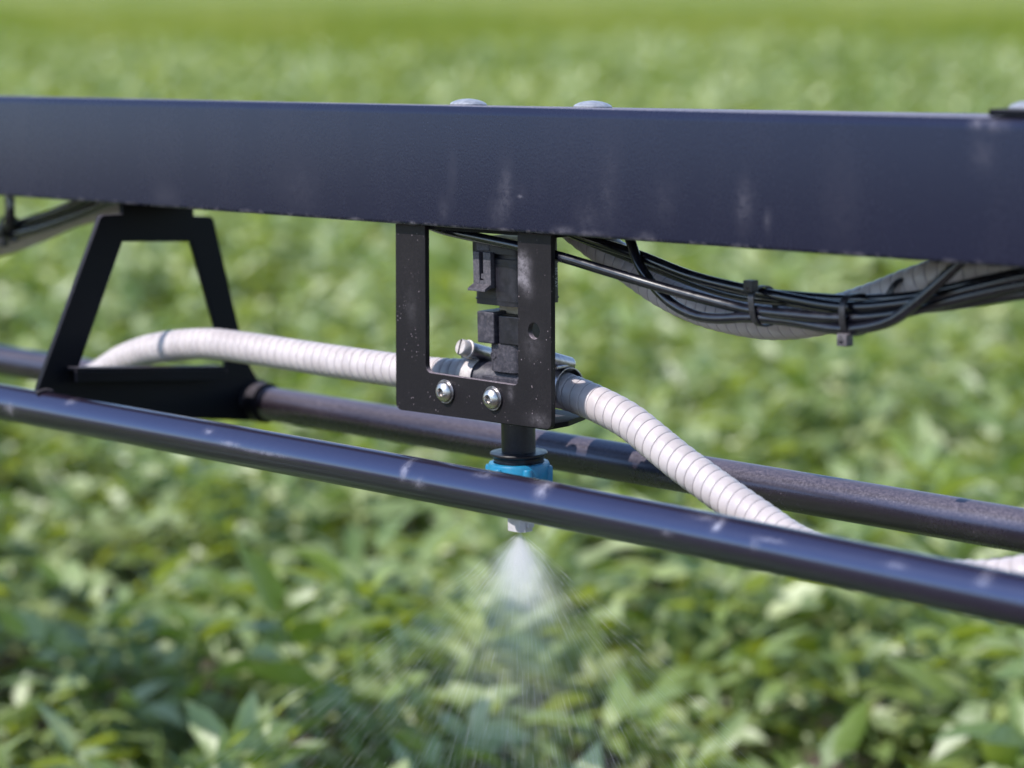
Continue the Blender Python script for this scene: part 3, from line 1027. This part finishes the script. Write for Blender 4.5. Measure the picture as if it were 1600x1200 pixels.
def tie(x, cy, cz, ry, rz, head, label, m, tilt=0.0, hs=3.6):
    t = Thing("cable_tie", label, "cable tie", (x, cy, cz), "cable ties on the bundle")
    bm = BM()
    n = 40
    ring = []
    for dx, k in ((-2.2, 0), (2.2, 0), (2.2, 1.1), (-2.2, 1.1)):
        rr = []
        for i in range(n):
            a = 2 * math.pi * i / n
            c, s = math.cos(a), math.sin(a)
            e = .7
            y = (ry + k) * math.copysign(abs(c) ** e, c)
            z = (rz + k) * math.copysign(abs(s) ** e, s)
            rr.append(bm.verts.new(Vector((x + dx - tilt * z, cy + y, cz + z))))
        ring.append(rr)
    for q in range(4):
        A, B = ring[q], ring[(q + 1) % 4]
        for i in range(n):
            j = (i + 1) % n
            bm.faces.new((A[i], A[j], B[j], B[i]))
    t.part("strap", bm, M['tie'], bevel=.2, sharp=30)
    hx, hy, hz = head
    bm = box(BM(), hx - hs, hx + hs, hy - hs, hy + hs * .8, hz - hs, hz + hs)
    h = t.part("head", bm, m, bevel=.8)
    bm = box(BM(), hx - hs * .45, hx + hs * .35, hy - hs - .1, hy - hs + .8, hz - hs * .6, hz - hs * .1)
    t.part("slot", bm, M['cable'], h)


tie(208, 42, -39.5, 10.5, 11.2, (206, 33.0, -26.6), "black cable tie on the bundle with its square head standing on top", M['tie'], .16)
tie(276, 45, -40, 12.5, 11.4, (276.5, 34.5, -53.8), "black cable tie on the bundle with its dusty head hanging below", M['tie_dusty'], .05, 3.8)
tie(290, 70, -32, 14, 13, (292, 85, -33), "black tie looped over the white hose beside the bundle", M['tie'], -.5, 3.0)
tie(-608, 46, -33, 8.5, 10, (-608, 39, -44), "black cable tie round the cables at the far end of the boom", M['tie'], .1, 3.4)

# ------------------------------------------------------------------ the spray
TIP = BOOM @ Vector((NX * mm, NY * mm, -.2097))
fw = Vector((math.cos(math.radians(-24)), math.sin(math.radians(-24)), 0))      # the fan's horizontal direction
fn = Vector((-fw.y, fw.x, 0))
FAN = Matrix(((fw.x, fn.x, 0, TIP.x), (fw.y, fn.y, 0, TIP.y), (0, 0, 1, TIP.z), (0, 0, 0, 1)))


def spray_mist():
    bm = BM()
    nr, na = 14, 22
    front, back = [], []
    for i in range(nr + 1):
        r = 0.0015 + 0.16 * (i / nr) ** 1.3
        A, B = [], []
        for j in range(na + 1):
            a = math.radians(-56 + 112 * j / na)
            h = 0.0015 + 0.13 * r
            h *= math.cos(a * .85)
            A.append(bm.verts.new((r * math.sin(a), -h, -r * math.cos(a))))
            B.append(bm.verts.new((r * math.sin(a), h, -r * math.cos(a))))
        front.append(A); back.append(B)
    for G in (front, back):
        for i in range(nr):
            for j in range(na):
                bm.faces.new((G[i][j], G[i][j + 1], G[i + 1][j + 1], G[i + 1][j]))
    for i in range(nr):
        for j in (0, na):
            bm.faces.new((front[i][j], front[i + 1][j], back[i + 1][j], back[i][j]))
    for j in range(na):
        for i in (0, nr):
            bm.faces.new((front[i][j], front[i][j + 1], back[i][j + 1], back[i][j]))
    bmesh.ops.recalc_face_normals(bm, faces=bm.faces[:])
    me = bpy.data.meshes.new("spray_mist")
    bm.to_mesh(me); bm.free()
    t = NT("water_mist")
    t.t.nodes.remove(t.p)
    x, y, z = t.xyz()
    ln = t.n("VectorMath", operation='LENGTH')
    t.link(t.oc(), ln.inputs[0])
    r = ln.outputs["Value"]
    a = t.math('ARCTAN2', x, t.math('MULTIPLY', z, -1.0))
    core = t.math('EXPONENT', t.math('DIVIDE', r, -0.0150))
    ang = t.math('EXPONENT', t.math('MULTIPLY', t.math('MULTIPLY', a, a), -4.6))
    cmb = t.n("CombineXYZ")
    t.link(a, cmb.inputs[0])
    st = t.noise(22, 3, 0.6, cmb.outputs[0])
    st = t.ramp(st, 0.32, 0.68, 0.45, 1.4)
    fade = t.ramp(r, 0.10, 0.155, 1, 0)
    d = t.math('MULTIPLY', t.math('MULTIPLY', core, ang), t.math('MULTIPLY', st, t.ramp(r, -0.004, 0.022)))
    d = t.math('MULTIPLY_ADD', d, 1050.0, t.math('MULTIPLY', t.math('MULTIPLY', st, ang), 2.0))
    d = t.math('MULTIPLY', d, fade)
    v = t.n("VolumePrincipled")
    v.inputs["Color"].default_value = c4(.99, .985, 1.0)
    v.inputs["Anisotropy"].default_value = 0.1
    t.link(d, v.inputs["Density"])
    t.link(v.outputs[0], t.out.inputs["Volume"])
    me.materials.append(t.m)
    o = bpy.data.objects.new("spray_mist", me)
    COL.objects.link(o)
    o.matrix_world = FAN
    tagged(o, "stuff", "white mist fanning out below the nozzle tip", "mist")


def spray_drops():
    n = 11000
    a = np.radians(rng.normal(0, 26, n))
    a = np.where((rng.uniform(size=n) < .22) | (np.abs(a) > 0.95), np.radians(rng.uniform(-52, 52, n)), a)
    r = .006 + .50 * rng.uniform(0, 1, n) ** 1.15
    off = rng.normal(0, .035, n)
    d = np.stack([np.sin(a) * np.cos(off), np.sin(off), -np.cos(a) * np.cos(off)], 1)
    c = d * r[:, None]
    c[:, 2] -= .15 * r * r
    L = rng.uniform(.004, .016, n) * (0.5 + r / .2)
    W = rng.uniform(.000012, .000032, n) * (0.6 + 0.5 * np.abs(a))
    s = np.cross(d, [0, 1.0, 0.1]); s /= np.linalg.norm(s, axis=1)[:, None]
    t = np.cross(d, s)
    V = np.zeros((n, 5, 3))
    V[:, 0] = c - d * L[:, None]
    V[:, 4] = c + d * L[:, None]
    for k in range(3):
        an = k * 2.0944
        V[:, 1 + k] = c + (s * math.cos(an) + t * math.sin(an)) * W[:, None]
    F = np.array([0, 1, 2, 0, 2, 3, 0, 3, 1, 4, 2, 1, 4, 3, 2, 4, 1, 3])
    I = (np.arange(n)[:, None] * 5 + F[None]).ravel()
    m = NT("water_droplet")
    m.set(base=c4(.90, .90, .93), rough=0.3, ior=1.33)
    tl = m.n("BsdfTranslucent")
    tl.inputs["Color"].default_value = c4(.90, .90, .93)
    ms = m.n("MixShader")
    ms.inputs[0].default_value = 0.5
    m.link(m.p.outputs[0], ms.inputs[1])
    m.link(tl.outputs[0], ms.inputs[2])
    m.link(ms.outputs[0], m.out.inputs["Surface"])
    o = bpy.data.objects.new("spray_droplets", big_mesh("spray_droplets", [(V.reshape(-1, 3), I, np.full(n * 6, 3), None)], m.m))
    COL.objects.link(o)
    o.matrix_world = FAN
    tagged(o, "stuff", "fine threads of water falling from the nozzle in a wide fan", "water spray")


spray_mist()
spray_drops()
